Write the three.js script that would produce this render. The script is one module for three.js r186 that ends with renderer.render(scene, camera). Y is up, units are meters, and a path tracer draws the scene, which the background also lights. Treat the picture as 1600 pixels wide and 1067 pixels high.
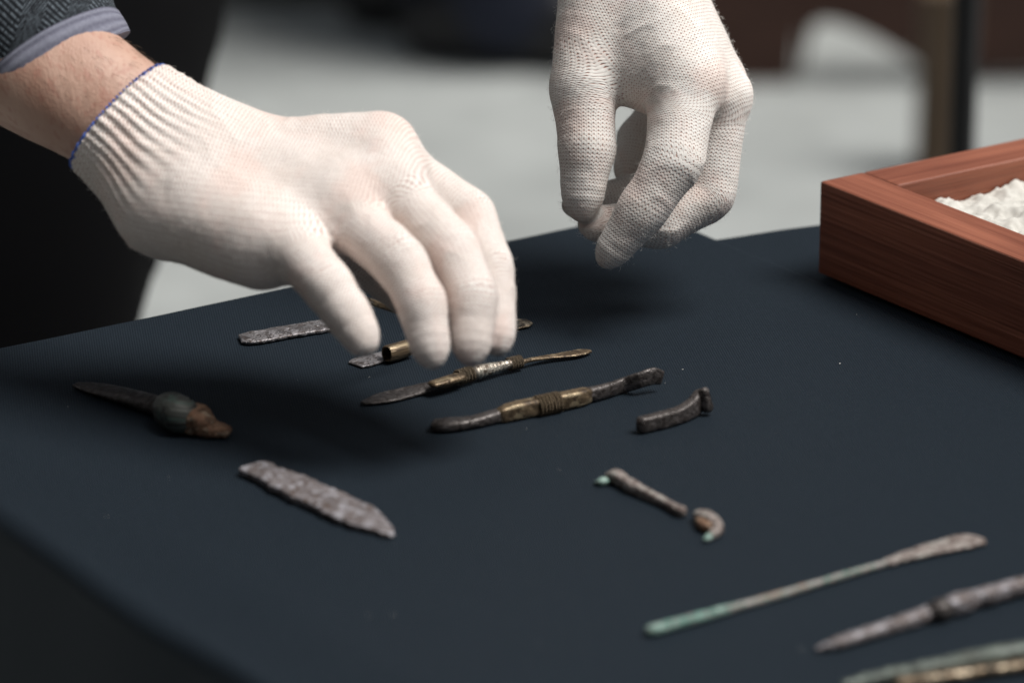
import * as THREE from 'three';
import { RoundedBoxGeometry } from 'three/addons/geometries/RoundedBoxGeometry.js';
import { mergeGeometries } from 'three/addons/utils/BufferGeometryUtils.js';
import { ImprovedNoise } from 'three/addons/math/ImprovedNoise.js';

// ---------------------------------------------------------------- camera, sky, sun, exposure
const scene = new THREE.Scene();
const camera = new THREE.PerspectiveCamera(8.7167, 1024 / 682, 0.05, 200);
camera.position.set(0, 1.4077, 1.8888);
camera.rotation.set(-THREE.MathUtils.degToRad(19.2), 0, 0);
camera.focus = 1.99;
camera.userData.fStop = 5.9;

const renderer = new THREE.WebGLRenderer({ antialias: true });
renderer.setSize(1024, 682);
renderer.toneMapping = THREE.LinearToneMapping;
renderer.toneMappingExposure = 1.42;
renderer.shadowMap.enabled = true;

// an overcast sky: brighter overhead than at the horizon, even all round
{
  const W = 256, H = 128, d = new Float32Array(W * H * 4);
  for (let j = 0; j < H; j++) {
    const el = ((j + 0.5) / H - 0.5) * Math.PI, s = Math.max(0, Math.sin(el));
    const L = 0.2 * (1 + 2 * s) / 3;
    for (let i = 0; i < W; i++) {
      const k = (j * W + i) * 4;
      d[k] = L * 0.93; d[k + 1] = L * 1.0; d[k + 2] = L * 1.1; d[k + 3] = 1;
    }
  }
  const t = new THREE.DataTexture(d, W, H, THREE.RGBAFormat, THREE.FloatType);
  t.mapping = THREE.EquirectangularReflectionMapping; t.magFilter = THREE.LinearFilter; t.needsUpdate = true;
  scene.background = t; scene.environment = t;
}
const sun = new THREE.DirectionalLight(new THREE.Color(1, 0.97, 0.93), 3.1);
sun.position.set(2.1, 4.75, 0.2);
sun.target.position.set(0, 0.75, 0);
sun.castShadow = true; sun.shadow.radius = 60; sun.shadow.mapSize.set(2048, 2048);
Object.assign(sun.shadow.camera, { left: -4, right: 4, top: 4, bottom: -4, near: 0.1, far: 20 });
scene.add(sun, sun.target);

// ---------------------------------------------------------------- helpers
const V = (a) => new THREE.Vector3(a[0], a[1], a[2]);
const noiseGen = new ImprovedNoise();
const nz = (x, y, z) => noiseGen.noise(x, y, z);
let seed = 12345;
const rnd = () => { seed = (seed * 1664525 + 1013904223) >>> 0; return seed / 4294967296; };
const clamp = (x, a, b) => Math.min(b, Math.max(a, x)), mix = (a, b, t) => a + (b - a) * t;
const sstep = (a, b, x) => { const t = clamp((x - a) / (b - a), 0, 1); return t * t * (3 - 2 * t); };

const used = new Map();
function numbered(name) { const n = used.get(name) ?? 0; used.set(name, n + 1); return n ? name + '_' + String(n).padStart(3, '0') : name; }
function tag(o, label, category, group) { o.userData.label = label; if (category) o.userData.category = category; if (group) o.userData.group = group; return o; }
function thing(name, label, category, pos = [0, 0, 0], group) { const o = new THREE.Group(); o.name = numbered(name); o.position.set(...pos); scene.add(o); return tag(o, label, category, group); }
// a mesh whose geometry is given in world metres, hung under a parent without moving it
function mesh(name, geo, mat, parent = scene, label) {
  const p = parent.position && parent !== scene ? parent.getWorldPosition(new THREE.Vector3()) : new THREE.Vector3();
  geo.translate(-p.x, -p.y, -p.z);
  const m = new THREE.Mesh(geo, mat); m.name = numbered(name); m.castShadow = m.receiveShadow = true;
  parent.add(m); if (label) m.userData.label = label; return m;
}
function structure(name, geo, mat) { const m = mesh(name, geo, mat); m.userData.kind = 'structure'; return m; }

// periodic value noise for textures
function hash(x, y, s) { let h = (x * 374761393 + y * 668265263 + s * 974634777) | 0; h = Math.imul(h ^ (h >>> 13), 1274126177); return ((h ^ (h >>> 16)) >>> 0) / 4294967296; }
function vnoise(u, v, pu, pv, s) {
  const x = u * pu, y = v * pv, ix = Math.floor(x), iy = Math.floor(y), fx = x - ix, fy = y - iy, a = fx * fx * (3 - 2 * fx), b = fy * fy * (3 - 2 * fy);
  const g = (i, j) => hash(((ix + i) % pu + pu) % pu, ((iy + j) % pv + pv) % pv, s);
  return mix(mix(g(0, 0), g(1, 0), a), mix(g(0, 1), g(1, 1), a), b);
}
function fbm(u, v, p, s, oct = 4, pv = p) { let a = 0.5, t = 0, n = 0; for (let o = 0; o < oct; o++) { t += a * vnoise(u, v, p << o, pv << o, s + o); n += a; a *= 0.5; } return t / n; }
function texture(w, h, fn, srgb, repeat) {
  const d = new Uint8Array(w * h * 4);
  for (let j = 0; j < h; j++) for (let i = 0; i < w; i++) {
    const c = fn((i + 0.5) / w, (j + 0.5) / h), k = (j * w + i) * 4;
    for (let n = 0; n < 3; n++) { let x = clamp(Array.isArray(c) ? c[n] : c, 0, 1); if (srgb) x = x <= 0.0031308 ? x * 12.92 : 1.055 * Math.pow(x, 1 / 2.4) - 0.055; d[k + n] = Math.round(x * 255); }
    d[k + 3] = 255;
  }
  const t = new THREE.DataTexture(d, w, h); t.wrapS = t.wrapT = THREE.RepeatWrapping; t.magFilter = THREE.LinearFilter; t.minFilter = THREE.LinearMipmapLinearFilter; t.generateMipmaps = true;
  if (srgb) t.colorSpace = THREE.SRGBColorSpace; t.repeat.set(...(repeat ?? [1, 1])); t.needsUpdate = true; return t;
}
const lerp3 = (a, b, t) => [mix(a[0], b[0], t), mix(a[1], b[1], t), mix(a[2], b[2], t)];

// ---------------------------------------------------------------- materials (uv in metres)
// knitted cotton: V stitches with small gaps through which the skin shows
function knit(nx, ny, W, H, hole, stripe) {      // stitches in the tile, tile size in metres
  const f = (u, v) => {
    const x = u * nx + 0.16 * (vnoise(u, v, 9, 9, 3) - 0.5), y = v * ny + 0.3 * (vnoise(u, v, 9, 9, 5) - 0.5);
    const cx = x - Math.floor(x), side = Math.abs(cx - 0.5) * 2;     // 0 in the middle of a stitch column, 1 at its edge
    const fy = y + side * 0.5, cy = fy - Math.floor(fy), strand = 0.5 - 0.5 * Math.cos(cy * 2 * Math.PI), leg = 1 - Math.pow((side - 0.5) / 0.75, 2);
    // gaps: one between every two courses at the edge of the column, and a smaller one in its middle, half a course lower
    const g1 = Math.hypot((1 - side) * 1.15, Math.abs(cy - 0.5) < 0.5 ? 2.3 * Math.min(cy, 1 - cy) : 1), g2 = Math.hypot(side * 1.3, 2.3 * Math.min(cy, 1 - cy));
    const k1 = hash(((Math.round(x) % nx) + nx) % nx, ((Math.round(fy) % ny) + ny) % ny, 9), k2 = hash(((Math.floor(x) % nx) + nx) % nx, ((Math.round(fy) % ny) + ny) % ny, 10);
    const gap = clamp((1 - sstep(0.18, 0.62, g1)) * (0.55 + 0.6 * k1) + (1 - sstep(0.14, 0.5, g2)) * (0.25 + 0.5 * k2), 0, 1) * hole;
    const line = stripe * (0.5 + 0.5 * Math.cos(cy * 2 * Math.PI));
    return { h: clamp(0.35 + 0.35 * leg + 0.25 * strand - gap * 0.7 - line * 0.4, 0, 1), gap, r: line };
  };
  const S = 512;
  const map = texture(S, S, (u, v) => {
    const q = f(u, v), n = fbm(u, v, 16, 21), m = fbm(u, v, 3, 33);
    const yarn = lerp3([0.82, 0.77, 0.71], [0.9, 0.875, 0.84], clamp(0.5 * n + 0.9 * (m - 0.2), 0, 1)), pink = 0.75 * sstep(0.42, 0.7, fbm(u, v, 3, 35, 4)); yarn[1] -= 0.09 * pink; yarn[2] -= 0.1 * pink;
    return lerp3(lerp3(yarn, [0.66, 0.48, 0.42], 0.55 * q.r), [0.36, 0.18, 0.14], clamp(q.gap * 1.1, 0, 0.9));
  }, true, [1 / W, 1 / H]);
  const bump = texture(S, S, (u, v) => f(u, v).h, false, [1 / W, 1 / H]);
  return { map, bump };
}
const knitOpen = knit(26, 31, 0.046, 0.05, 1.0, 0.0), knitFine = knit(22, 32, 0.045, 0.052, 0.9, 1.0);
const gloveOpenMat = new THREE.MeshPhysicalMaterial({ map: knitOpen.map, bumpMap: knitOpen.bump, bumpScale: 0.00022, roughness: 0.95, sheen: 0.4, sheenRoughness: 0.6, sheenColor: new THREE.Color(0.9, 0.88, 0.85) });
const gloveFineMat = new THREE.MeshPhysicalMaterial({ map: knitFine.map, bumpMap: knitFine.bump, bumpScale: 0.0002, roughness: 0.95, sheen: 0.4, sheenRoughness: 0.6, sheenColor: new THREE.Color(0.9, 0.88, 0.85) });
const fuzzMat = new THREE.MeshStandardMaterial({ color: new THREE.Color(0.82, 0.8, 0.76), roughness: 1 });
const blueThreadMat = new THREE.MeshStandardMaterial({ color: new THREE.Color(0.06, 0.14, 0.5), roughness: 0.9 });

// black table cloth: fine diagonal weave
const weaveF = (u, v) => {
  const n = 40, x = u * n, y = v * n, t = ((x + y * 0.5) % 1 + 1) % 1, w = 0.5 + 0.5 * Math.cos(t * 2 * Math.PI), c = 0.5 + 0.5 * Math.cos((y - x * 0.25 + 0.2 * vnoise(u, v, 40, 40, 2)) * 2 * Math.PI);
  return w * (0.6 + 0.4 * c);
};
const clothMap = texture(512, 512, (u, v) => {
  const w = weaveF(u, v), n = fbm(u, v, 32, 7), s = hash(Math.floor(u * 512), Math.floor(v * 512), 4);
  const k = 0.7 + 0.6 * w * n + (s > 0.988 ? 0.9 : 0);
  return [0.0125 * k, 0.0172 * k, 0.0232 * k];
}, true, [1 / 0.05, 1 / 0.05]);
const clothBump = texture(512, 512, (u, v) => 0.75 * weaveF(u, v) + 0.25 * fbm(u, v, 64, 8, 2), false, [1 / 0.05, 1 / 0.05]);
const clothRough = texture(512, 512, (u, v) => 0.72 - 0.2 * weaveF(u, v), false, [1 / 0.05, 1 / 0.05]);
const clothMat = new THREE.MeshPhysicalMaterial({ map: clothMap, bumpMap: clothBump, bumpScale: 0.0002, specularIntensity: 0.45, roughness: 1, roughnessMap: clothRough, specularColor: new THREE.Color(0.6, 0.85, 1.1), sheen: 0.2, sheenRoughness: 0.4, sheenColor: new THREE.Color(0.3, 0.4, 0.55) });

// jacket: herringbone wool, and its paler ribbed edging
const herr = (v, u) => { const b = u * 4, k = Math.floor(b), x = b - k, up = k % 2 ? x : 1 - x; return 0.5 + 0.5 * Math.cos((v * 28 + up * 5) * 2 * Math.PI); };
const jacketMap = texture(512, 512, (u, v) => { const h = herr(u, v), n = fbm(u, v, 48, 13, 3); return lerp3([0.008, 0.011, 0.016], [0.2, 0.24, 0.28], clamp(h * h * (1.7 * n - 0.35), 0, 1)); }, true, [1 / 0.052, 1 / 0.052]);
const jacketBump = texture(512, 512, (u, v) => 0.6 * herr(u, v) + 0.4 * fbm(u, v, 64, 14, 2), false, [1 / 0.052, 1 / 0.052]);
const jacketMat = new THREE.MeshPhysicalMaterial({ map: jacketMap, bumpMap: jacketBump, bumpScale: 0.0004, roughness: 0.95 });
const trimF = (v, u) => (0.5 + 0.5 * Math.cos(v * 6 * 2 * Math.PI)) * (0.6 + 0.4 * Math.cos((u * 24 + (Math.floor(v * 6) % 2) * 0.5) * 2 * Math.PI));
const trimMap = texture(128, 256, (u, v) => lerp3([0.09, 0.09, 0.13], [0.34, 0.35, 0.43], clamp(trimF(u, v) * 0.8 + 0.35 * fbm(u, v, 32, 15, 2), 0, 1)), true, [1 / 0.0105, 1 / 0.024]);
const trimBump = texture(128, 256, trimF, false, [1 / 0.0105, 1 / 0.024]);
const trimMat = new THREE.MeshStandardMaterial({ map: trimMap, bumpMap: trimBump, bumpScale: 0.0003, roughness: 0.95 });

const skinMap = texture(512, 512, (u, v) => { const n = fbm(u, v, 8, 17, 5), m = fbm(u, v, 40, 18, 3); return lerp3(lerp3([0.46, 0.265, 0.195], [0.57, 0.365, 0.28], clamp(n * 1.6 - 0.3, 0, 1)), [0.42, 0.19, 0.14], clamp((m - 0.58) * 2.5, 0, 0.5)); }, true, [1 / 0.1, 1 / 0.1]);
const skinBump = texture(512, 512, (u, v) => 0.5 * fbm(u, v, 64, 19, 2) + 0.5 * fbm(u, v, 16, 20, 3), false, [1 / 0.05, 1 / 0.05]);
const skinMat = new THREE.MeshPhysicalMaterial({ map: skinMap, bumpMap: skinBump, bumpScale: 0.0003, roughness: 0.55 });
const hairMat = new THREE.MeshStandardMaterial({ color: new THREE.Color(0.12, 0.075, 0.04), roughness: 0.6 });
const trouserMat = new THREE.MeshPhysicalMaterial({ specularIntensity: 0.15, color: new THREE.Color(0.003, 0.003, 0.0035), roughness: 1 });

// wood of the tray
function wood(dark, light, s) { return texture(512, 256, (u, v) => { const g = fbm(u + 0.03 * fbm(u, v, 4, s + 3), v, 3, s, 5, 24), k = fbm(u, v, 4, s + 9, 3); return lerp3(dark, light, clamp(0.25 + 1.1 * (g - 0.3) + 0.6 * (k - 0.5), 0, 1)); }, true, [1 / 0.24, 1 / 0.06]); }
const woodBump = texture(512, 256, (u, v) => fbm(u, v, 4, 61, 4, 40), false, [1 / 0.24, 1 / 0.06]);
const railMat = new THREE.MeshPhysicalMaterial({ map: wood([0.155, 0.04, 0.019], [0.36, 0.125, 0.07], 40), bumpMap: woodBump, bumpScale: 0.0004, roughness: 0.48 });
const sandMat = new THREE.MeshStandardMaterial({ map: texture(256, 256, (u, v) => { const n = fbm(u, v, 16, 71, 4); return lerp3([0.48, 0.462, 0.42], [0.64, 0.622, 0.575], clamp(n * 1.4 - 0.1, 0, 1)); }, true, [1 / 0.04, 1 / 0.04]), roughness: 1 });

// metals and patinas; tile 3 cm
function corroded(cols, metalness, rough, bumpM, s, tile = 0.066) {
  const pick = (u, v) => { const a = fbm(u, v, 17, s, 5), b = fbm(u, v, 43, s + 20, 4); let c = lerp3(cols[0], cols[1], sstep(0.32, 0.62, a)); if (cols[2]) c = lerp3(c, cols[2], sstep(0.52, 0.7, b)); if (cols[3]) c = lerp3(c, cols[3], sstep(0.58, 0.7, fbm(u, v, 23, s + 40, 4))); return c; };
  const rep = [1 / tile, 1 / tile];
  return new THREE.MeshPhysicalMaterial({ map: texture(512, 512, pick, true, rep), bumpMap: texture(512, 512, (u, v) => { const f = fbm(u, v, 21, s + 60, 5), pit = sstep(0.62, 0.72, fbm(u, v, 61, s + 75, 3)); return clamp(0.65 * f + 0.35 * fbm(u, v, 90, s + 70, 2) - 0.35 * pit, 0, 1); }, false, rep), bumpScale: bumpM, roughnessMap: texture(256, 256, (u, v) => rough + 0.45 * (fbm(u, v, 25, s + 80, 4) - 0.5), false, rep), roughness: 1, metalness });
}
const ironMat = corroded([[0.17, 0.155, 0.155], [0.26, 0.245, 0.25], [0.12, 0.1, 0.095], [0.36, 0.34, 0.35]], 0.6, 0.42, 0.0006, 100);
const darkIronMat = corroded([[0.05, 0.042, 0.04], [0.085, 0.074, 0.07], [0.035, 0.028, 0.025], [0.14, 0.125, 0.12]], 0.4, 0.42, 0.0004, 200);
const greyIronMat = corroded([[0.15, 0.13, 0.13], [0.23, 0.21, 0.215], [0.11, 0.08, 0.068], [0.34, 0.33, 0.35]], 0.3, 0.55, 0.0006, 300);
const bronzeMat = corroded([[0.12, 0.085, 0.052], [0.2, 0.145, 0.088], [0.065, 0.046, 0.032], [0.32, 0.25, 0.16]], 0.55, 0.42, 0.0004, 400);
const darkBronzeMat = corroded([[0.1, 0.075, 0.05], [0.2, 0.15, 0.1], [0.05, 0.04, 0.03], [0.34, 0.28, 0.2]], 0.7, 0.42, 0.0005, 500);
const silverMat = corroded([[0.3, 0.265, 0.22], [0.42, 0.385, 0.33], [0.14, 0.11, 0.085]], 0.6, 0.42, 0.0003, 600);
const greenMat = corroded([[0.1, 0.2, 0.165], [0.16, 0.29, 0.245], [0.22, 0.21, 0.2], [0.27, 0.37, 0.33]], 0.1, 0.7, 0.0005, 700);
const mottledMat = corroded([[0.2, 0.21, 0.19], [0.3, 0.285, 0.265], [0.12, 0.2, 0.165], [0.26, 0.19, 0.145]], 0.15, 0.6, 0.0006, 800);
const rustMat = corroded([[0.19, 0.1, 0.06], [0.27, 0.16, 0.1], [0.11, 0.06, 0.035], [0.32, 0.24, 0.17]], 0.05, 0.85, 0.0006, 900);
const greyGreenMat = corroded([[0.05, 0.052, 0.047], [0.08, 0.084, 0.075], [0.035, 0.034, 0.032], [0.08, 0.115, 0.1]], 0.2, 0.55, 0.0005, 1000);
const darkGreenMat = corroded([[0.07, 0.085, 0.075], [0.12, 0.14, 0.12], [0.05, 0.05, 0.042], [0.17, 0.2, 0.175]], 0.25, 0.5, 0.0006, 1200);
const brownPinMat = corroded([[0.19, 0.155, 0.14], [0.29, 0.25, 0.23], [0.12, 0.085, 0.07], [0.36, 0.34, 0.31]], 0.15, 0.6, 0.0007, 1100);

const pavementMat = new THREE.MeshStandardMaterial({ map: texture(512, 512, (u, v) => { const n = fbm(u, v, 4, 81, 6), m = fbm(u, v, 64, 82, 2); const k = 0.33 + 0.26 * (n - 0.5) + 0.1 * (m - 0.5); return [k * 0.955, k, k * 0.975]; }, true, [1 / 3, 1 / 3]), roughness: 0.9 });
const benchMat = new THREE.MeshStandardMaterial({ map: wood([0.035, 0.013, 0.008], [0.075, 0.03, 0.018], 90), roughness: 0.7 });
const tanMat = new THREE.MeshStandardMaterial({ map: wood([0.06, 0.038, 0.02], [0.11, 0.07, 0.04], 93), roughness: 0.7 });
const lowWallMat = new THREE.MeshStandardMaterial({ map: texture(256, 256, (u, v) => { const k = 0.06 + 0.05 * (fbm(u, v, 6, 97, 5) - 0.5); return [k, k * 0.93, k * 0.84]; }, true, [1.5, 1.5]), roughness: 0.9 });
const buildingMat = new THREE.MeshStandardMaterial({ map: texture(256, 256, (u, v) => { const k = 0.05 + 0.03 * (fbm(u, v, 6, 98, 5) - 0.5); return [k, k * 0.95, k * 0.9]; }, true, [1, 1]), roughness: 0.9 });
const poleMat = new THREE.MeshStandardMaterial({ color: new THREE.Color(0.008, 0.008, 0.009), roughness: 0.5 });
const shoeMat = new THREE.MeshStandardMaterial({ color: new THREE.Color(0.012, 0.012, 0.014), roughness: 0.6 });
const jeansMat = new THREE.MeshStandardMaterial({ map: texture(128, 128, (u, v) => { const k = 0.7 + 0.6 * fbm(u, v, 8, 95); return [0.02 * k, 0.024 * k, 0.042 * k]; }, true, [4, 4]), roughness: 1 });

// ---------------------------------------------------------------- geometry builders
// a bar lofted along points [x, y, z, half width, half thickness]; 'n' squares the section; rough = noise in metres
function bar(pts, { n = 2, rough = 0, freq = 300, seg = 20, sub = 8, cap = true, edge = 0, sideHint = null } = {}) {
  const P = pts.map((p) => V(p)), curve = new THREE.CatmullRomCurve3(P, false, 'centripetal'), widths = new THREE.CatmullRomCurve3(pts.map((p) => new THREE.Vector3(p[3], p[4], 0)), false, 'catmullrom', 0.5), N = (pts.length - 1) * sub, pos = [], uv = [], idx = [];
  const rings = [];
  let len = 0, last = null;
  for (let i = 0; i <= N; i++) {
    const t = i / N, c = curve.getPoint(t), g = curve.getTangent(t), wh = widths.getPoint(t), w = Math.max(wh.x, 1e-4), h = Math.max(wh.y, 1e-4);
    let side = sideHint ? V(sideHint).addScaledVector(g, -V(sideHint).dot(g)) : new THREE.Vector3().crossVectors(g, new THREE.Vector3(0, 1, 0));
    side.normalize(); const up = new THREE.Vector3().crossVectors(side, g).normalize();
    if (last) len += last.distanceTo(c); last = c;
    rings.push({ c, side, up, w, h, len, g });
  }
  if (cap) for (const at of [0, 1]) {                                // round both ends off
    const r = rings[at ? rings.length - 1 : 0], s = at ? 1 : -1, m = Math.min(r.w, r.h);
    const extra = [0.5, 0.85, 1].map((q) => ({ ...r, c: r.c.clone().addScaledVector(r.g, s * m * q * 0.9), w: Math.max(r.w - m * (1 - Math.sqrt(1 - q * q * 0.98)), 1e-5), h: Math.max(r.h - m * (1 - Math.sqrt(1 - q * q * 0.98)), 1e-5), len: r.len + s * m * q }));
    if (at) rings.push(...extra); else rings.unshift(...extra.reverse());
  }
  for (const r of rings) { let round = 0, px = null, py = 0; for (let j = 0; j <= seg; j++) {
    const a = (j % seg) / seg * 2 * Math.PI, ca = Math.cos(a), sa = Math.sin(a), x = Math.sign(ca) * Math.pow(Math.abs(ca), 2 / n) * r.w, y = Math.sign(sa) * Math.pow(Math.abs(sa), 2 / n) * r.h;
    const p = r.c.clone().addScaledVector(r.side, x).addScaledVector(r.up, y);
    if (rough) { const fq = freq * 0.37, q = 0.6 * nz(p.x * fq + 3, p.y * fq, p.z * fq) + 0.45 * nz(p.x * freq, p.y * freq, p.z * freq) + 0.45 * nz(p.x * freq * 2.7 + 7, p.y * freq * 2.7, p.z * freq * 2.7), d = p.clone().sub(r.c), l = d.length() || 1; p.addScaledVector(d, rough * q / l * Math.min(1, l / (rough * 3))); if (edge) p.addScaledVector(r.side, Math.sign(x) * edge * (nz(r.len * freq * 0.37, Math.sign(x) * 5, 3.3) + 0.7 * nz(r.len * freq * 1.31, Math.sign(x) * 9, 1.7)) * Math.min(1, Math.abs(x) / r.w * 1.2)); }
    if (px !== null) round += Math.hypot(x - px, y - py); px = x; py = y;
    pos.push(p.x, p.y, p.z); uv.push(r.len, round);
  } }
  const R = rings.length, S = seg + 1;
  for (let i = 0; i < R - 1; i++) for (let j = 0; j < seg; j++) { const a = i * S + j, b = a + 1, c = a + S, d = c + 1; idx.push(a, c, b, b, c, d); }
  for (const at of [0, R - 1]) { const k = pos.length / 3, r = rings[at]; pos.push(r.c.x, r.c.y, r.c.z); uv.push(r.len, 0); for (let j = 0; j < seg; j++) { const a = at * S + j; at ? idx.push(k, a, a + 1) : idx.push(k, a + 1, a); } }
  const geo = new THREE.BufferGeometry();
  geo.setAttribute('position', new THREE.Float32BufferAttribute(pos, 3)); geo.setAttribute('uv', new THREE.Float32BufferAttribute(uv, 2)); geo.setIndex(idx);
  // orient outwards
  let vol = 0; const A = new THREE.Vector3(), B = new THREE.Vector3(), C = new THREE.Vector3(), o = V(pts[0]);
  for (let i = 0; i < idx.length; i += 3) { A.fromArray(pos, idx[i] * 3).sub(o); B.fromArray(pos, idx[i + 1] * 3).sub(o); C.fromArray(pos, idx[i + 2] * 3).sub(o); vol += A.dot(B.cross(C)); }
  if (vol < 0) { for (let i = 0; i < idx.length; i += 3) [idx[i + 1], idx[i + 2]] = [idx[i + 2], idx[i + 1]]; geo.setIndex(idx); }
  geo.computeVertexNormals();
  const nn = geo.attributes.normal;                                 // weld the normals along the seam
  for (let i = 0; i < R; i++) { const a = i * S, b = a + seg, s = new THREE.Vector3(nn.getX(a) + nn.getX(b), nn.getY(a) + nn.getY(b), nn.getZ(a) + nn.getZ(b)).normalize(); nn.setXYZ(a, s.x, s.y, s.z); nn.setXYZ(b, s.x, s.y, s.z); }
  return geo;
}

// surface nets: mesh of f < 0 inside a box
function surfaceNet(f, lo, hi, h) {
  const n = [0, 1, 2].map((k) => Math.ceil((hi[k] - lo[k]) / h) + 1), [nx, ny, nzz] = n, g = new Float32Array(nx * ny * nzz), B = 4;
  const at = (i, j, k) => i + nx * (j + ny * k);
  for (let K = 0; K < nzz; K += B) for (let J = 0; J < ny; J += B) for (let I = 0; I < nx; I += B) {
    const d = f(lo[0] + (I + B / 2) * h, lo[1] + (J + B / 2) * h, lo[2] + (K + B / 2) * h), far = Math.abs(d) > B * h * 1.35;
    for (let k = K; k < Math.min(K + B, nzz); k++) for (let j = J; j < Math.min(J + B, ny); j++) for (let i = I; i < Math.min(I + B, nx); i++) g[at(i, j, k)] = far ? d : f(lo[0] + i * h, lo[1] + j * h, lo[2] + k * h);
  }
  const id = new Int32Array(nx * ny * nzz).fill(-1), pos = [], idx = [], E = [[0, 1], [0, 2], [0, 4], [1, 3], [1, 5], [2, 3], [2, 6], [3, 7], [4, 5], [4, 6], [5, 7], [6, 7]];
  for (let k = 0; k < nzz - 1; k++) for (let j = 0; j < ny - 1; j++) for (let i = 0; i < nx - 1; i++) {
    const c = []; let m = 0;
    for (let q = 0; q < 8; q++) { c[q] = g[at(i + (q & 1), j + ((q >> 1) & 1), k + (q >> 2))]; if (c[q] < 0) m++; }
    if (m === 0 || m === 8) continue;
    let x = 0, y = 0, z = 0, w = 0;
    for (const [a, b] of E) if ((c[a] < 0) !== (c[b] < 0)) { const t = c[a] / (c[a] - c[b]); x += mix(a & 1, b & 1, t); y += mix((a >> 1) & 1, (b >> 1) & 1, t); z += mix(a >> 2, b >> 2, t); w++; }
    id[at(i, j, k)] = pos.length / 3; pos.push(lo[0] + (i + x / w) * h, lo[1] + (j + y / w) * h, lo[2] + (k + z / w) * h);
  }
  for (let k = 1; k < nzz - 1; k++) for (let j = 1; j < ny - 1; j++) for (let i = 1; i < nx - 1; i++) {
    const a = g[at(i, j, k)] < 0;
    const quad = (b, p, q, r, s) => { if (a === b) return; if (a) idx.push(p, q, r, p, r, s); else idx.push(p, r, q, p, s, r); };
    if (i < nx - 1) quad(g[at(i + 1, j, k)] < 0, id[at(i, j - 1, k - 1)], id[at(i, j, k - 1)], id[at(i, j, k)], id[at(i, j - 1, k)]);
    if (j < ny - 1) quad(g[at(i, j + 1, k)] < 0, id[at(i - 1, j, k - 1)], id[at(i - 1, j, k)], id[at(i, j, k)], id[at(i, j, k - 1)]);
    if (k < nzz - 1) quad(g[at(i, j, k + 1)] < 0, id[at(i - 1, j - 1, k)], id[at(i, j - 1, k)], id[at(i, j, k)], id[at(i - 1, j, k)]);
  }
  const nor = new Float32Array(pos.length), e = h * 0.5;
  for (let q = 0; q < pos.length; q += 3) {
    const [x, y, z] = [pos[q], pos[q + 1], pos[q + 2]], gx = f(x + e, y, z) - f(x - e, y, z), gy = f(x, y + e, z) - f(x, y - e, z), gz = f(x, y, z + e) - f(x, y, z - e), l = Math.hypot(gx, gy, gz) || 1;
    nor[q] = gx / l; nor[q + 1] = gy / l; nor[q + 2] = gz / l;
  }
  const good = []; for (let q = 0; q < idx.length; q += 3) if (idx[q] >= 0 && idx[q + 1] >= 0 && idx[q + 2] >= 0) good.push(idx[q], idx[q + 1], idx[q + 2]);
  const geo = new THREE.BufferGeometry();
  geo.setAttribute('position', new THREE.Float32BufferAttribute(pos, 3)); geo.setAttribute('normal', new THREE.BufferAttribute(nor, 3)); geo.setIndex(good);
  return geo;
}
const smin = (a, b, k) => { const h = Math.max(k - Math.abs(a - b), 0) / k; return Math.min(a, b) - h * h * k * 0.25; };
function capsule(a, b, ra, rb) {                                    // tapered: linear radius between the joints
  const bx = b[0] - a[0], by = b[1] - a[1], bz = b[2] - a[2], L2 = bx * bx + by * by + bz * bz;
  return (x, y, z) => { const px = x - a[0], py = y - a[1], pz = z - a[2], t = clamp((px * bx + py * by + pz * bz) / L2, 0, 1); return Math.hypot(px - t * bx, py - t * by, pz - t * bz) - mix(ra, rb, t); };
}

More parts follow.
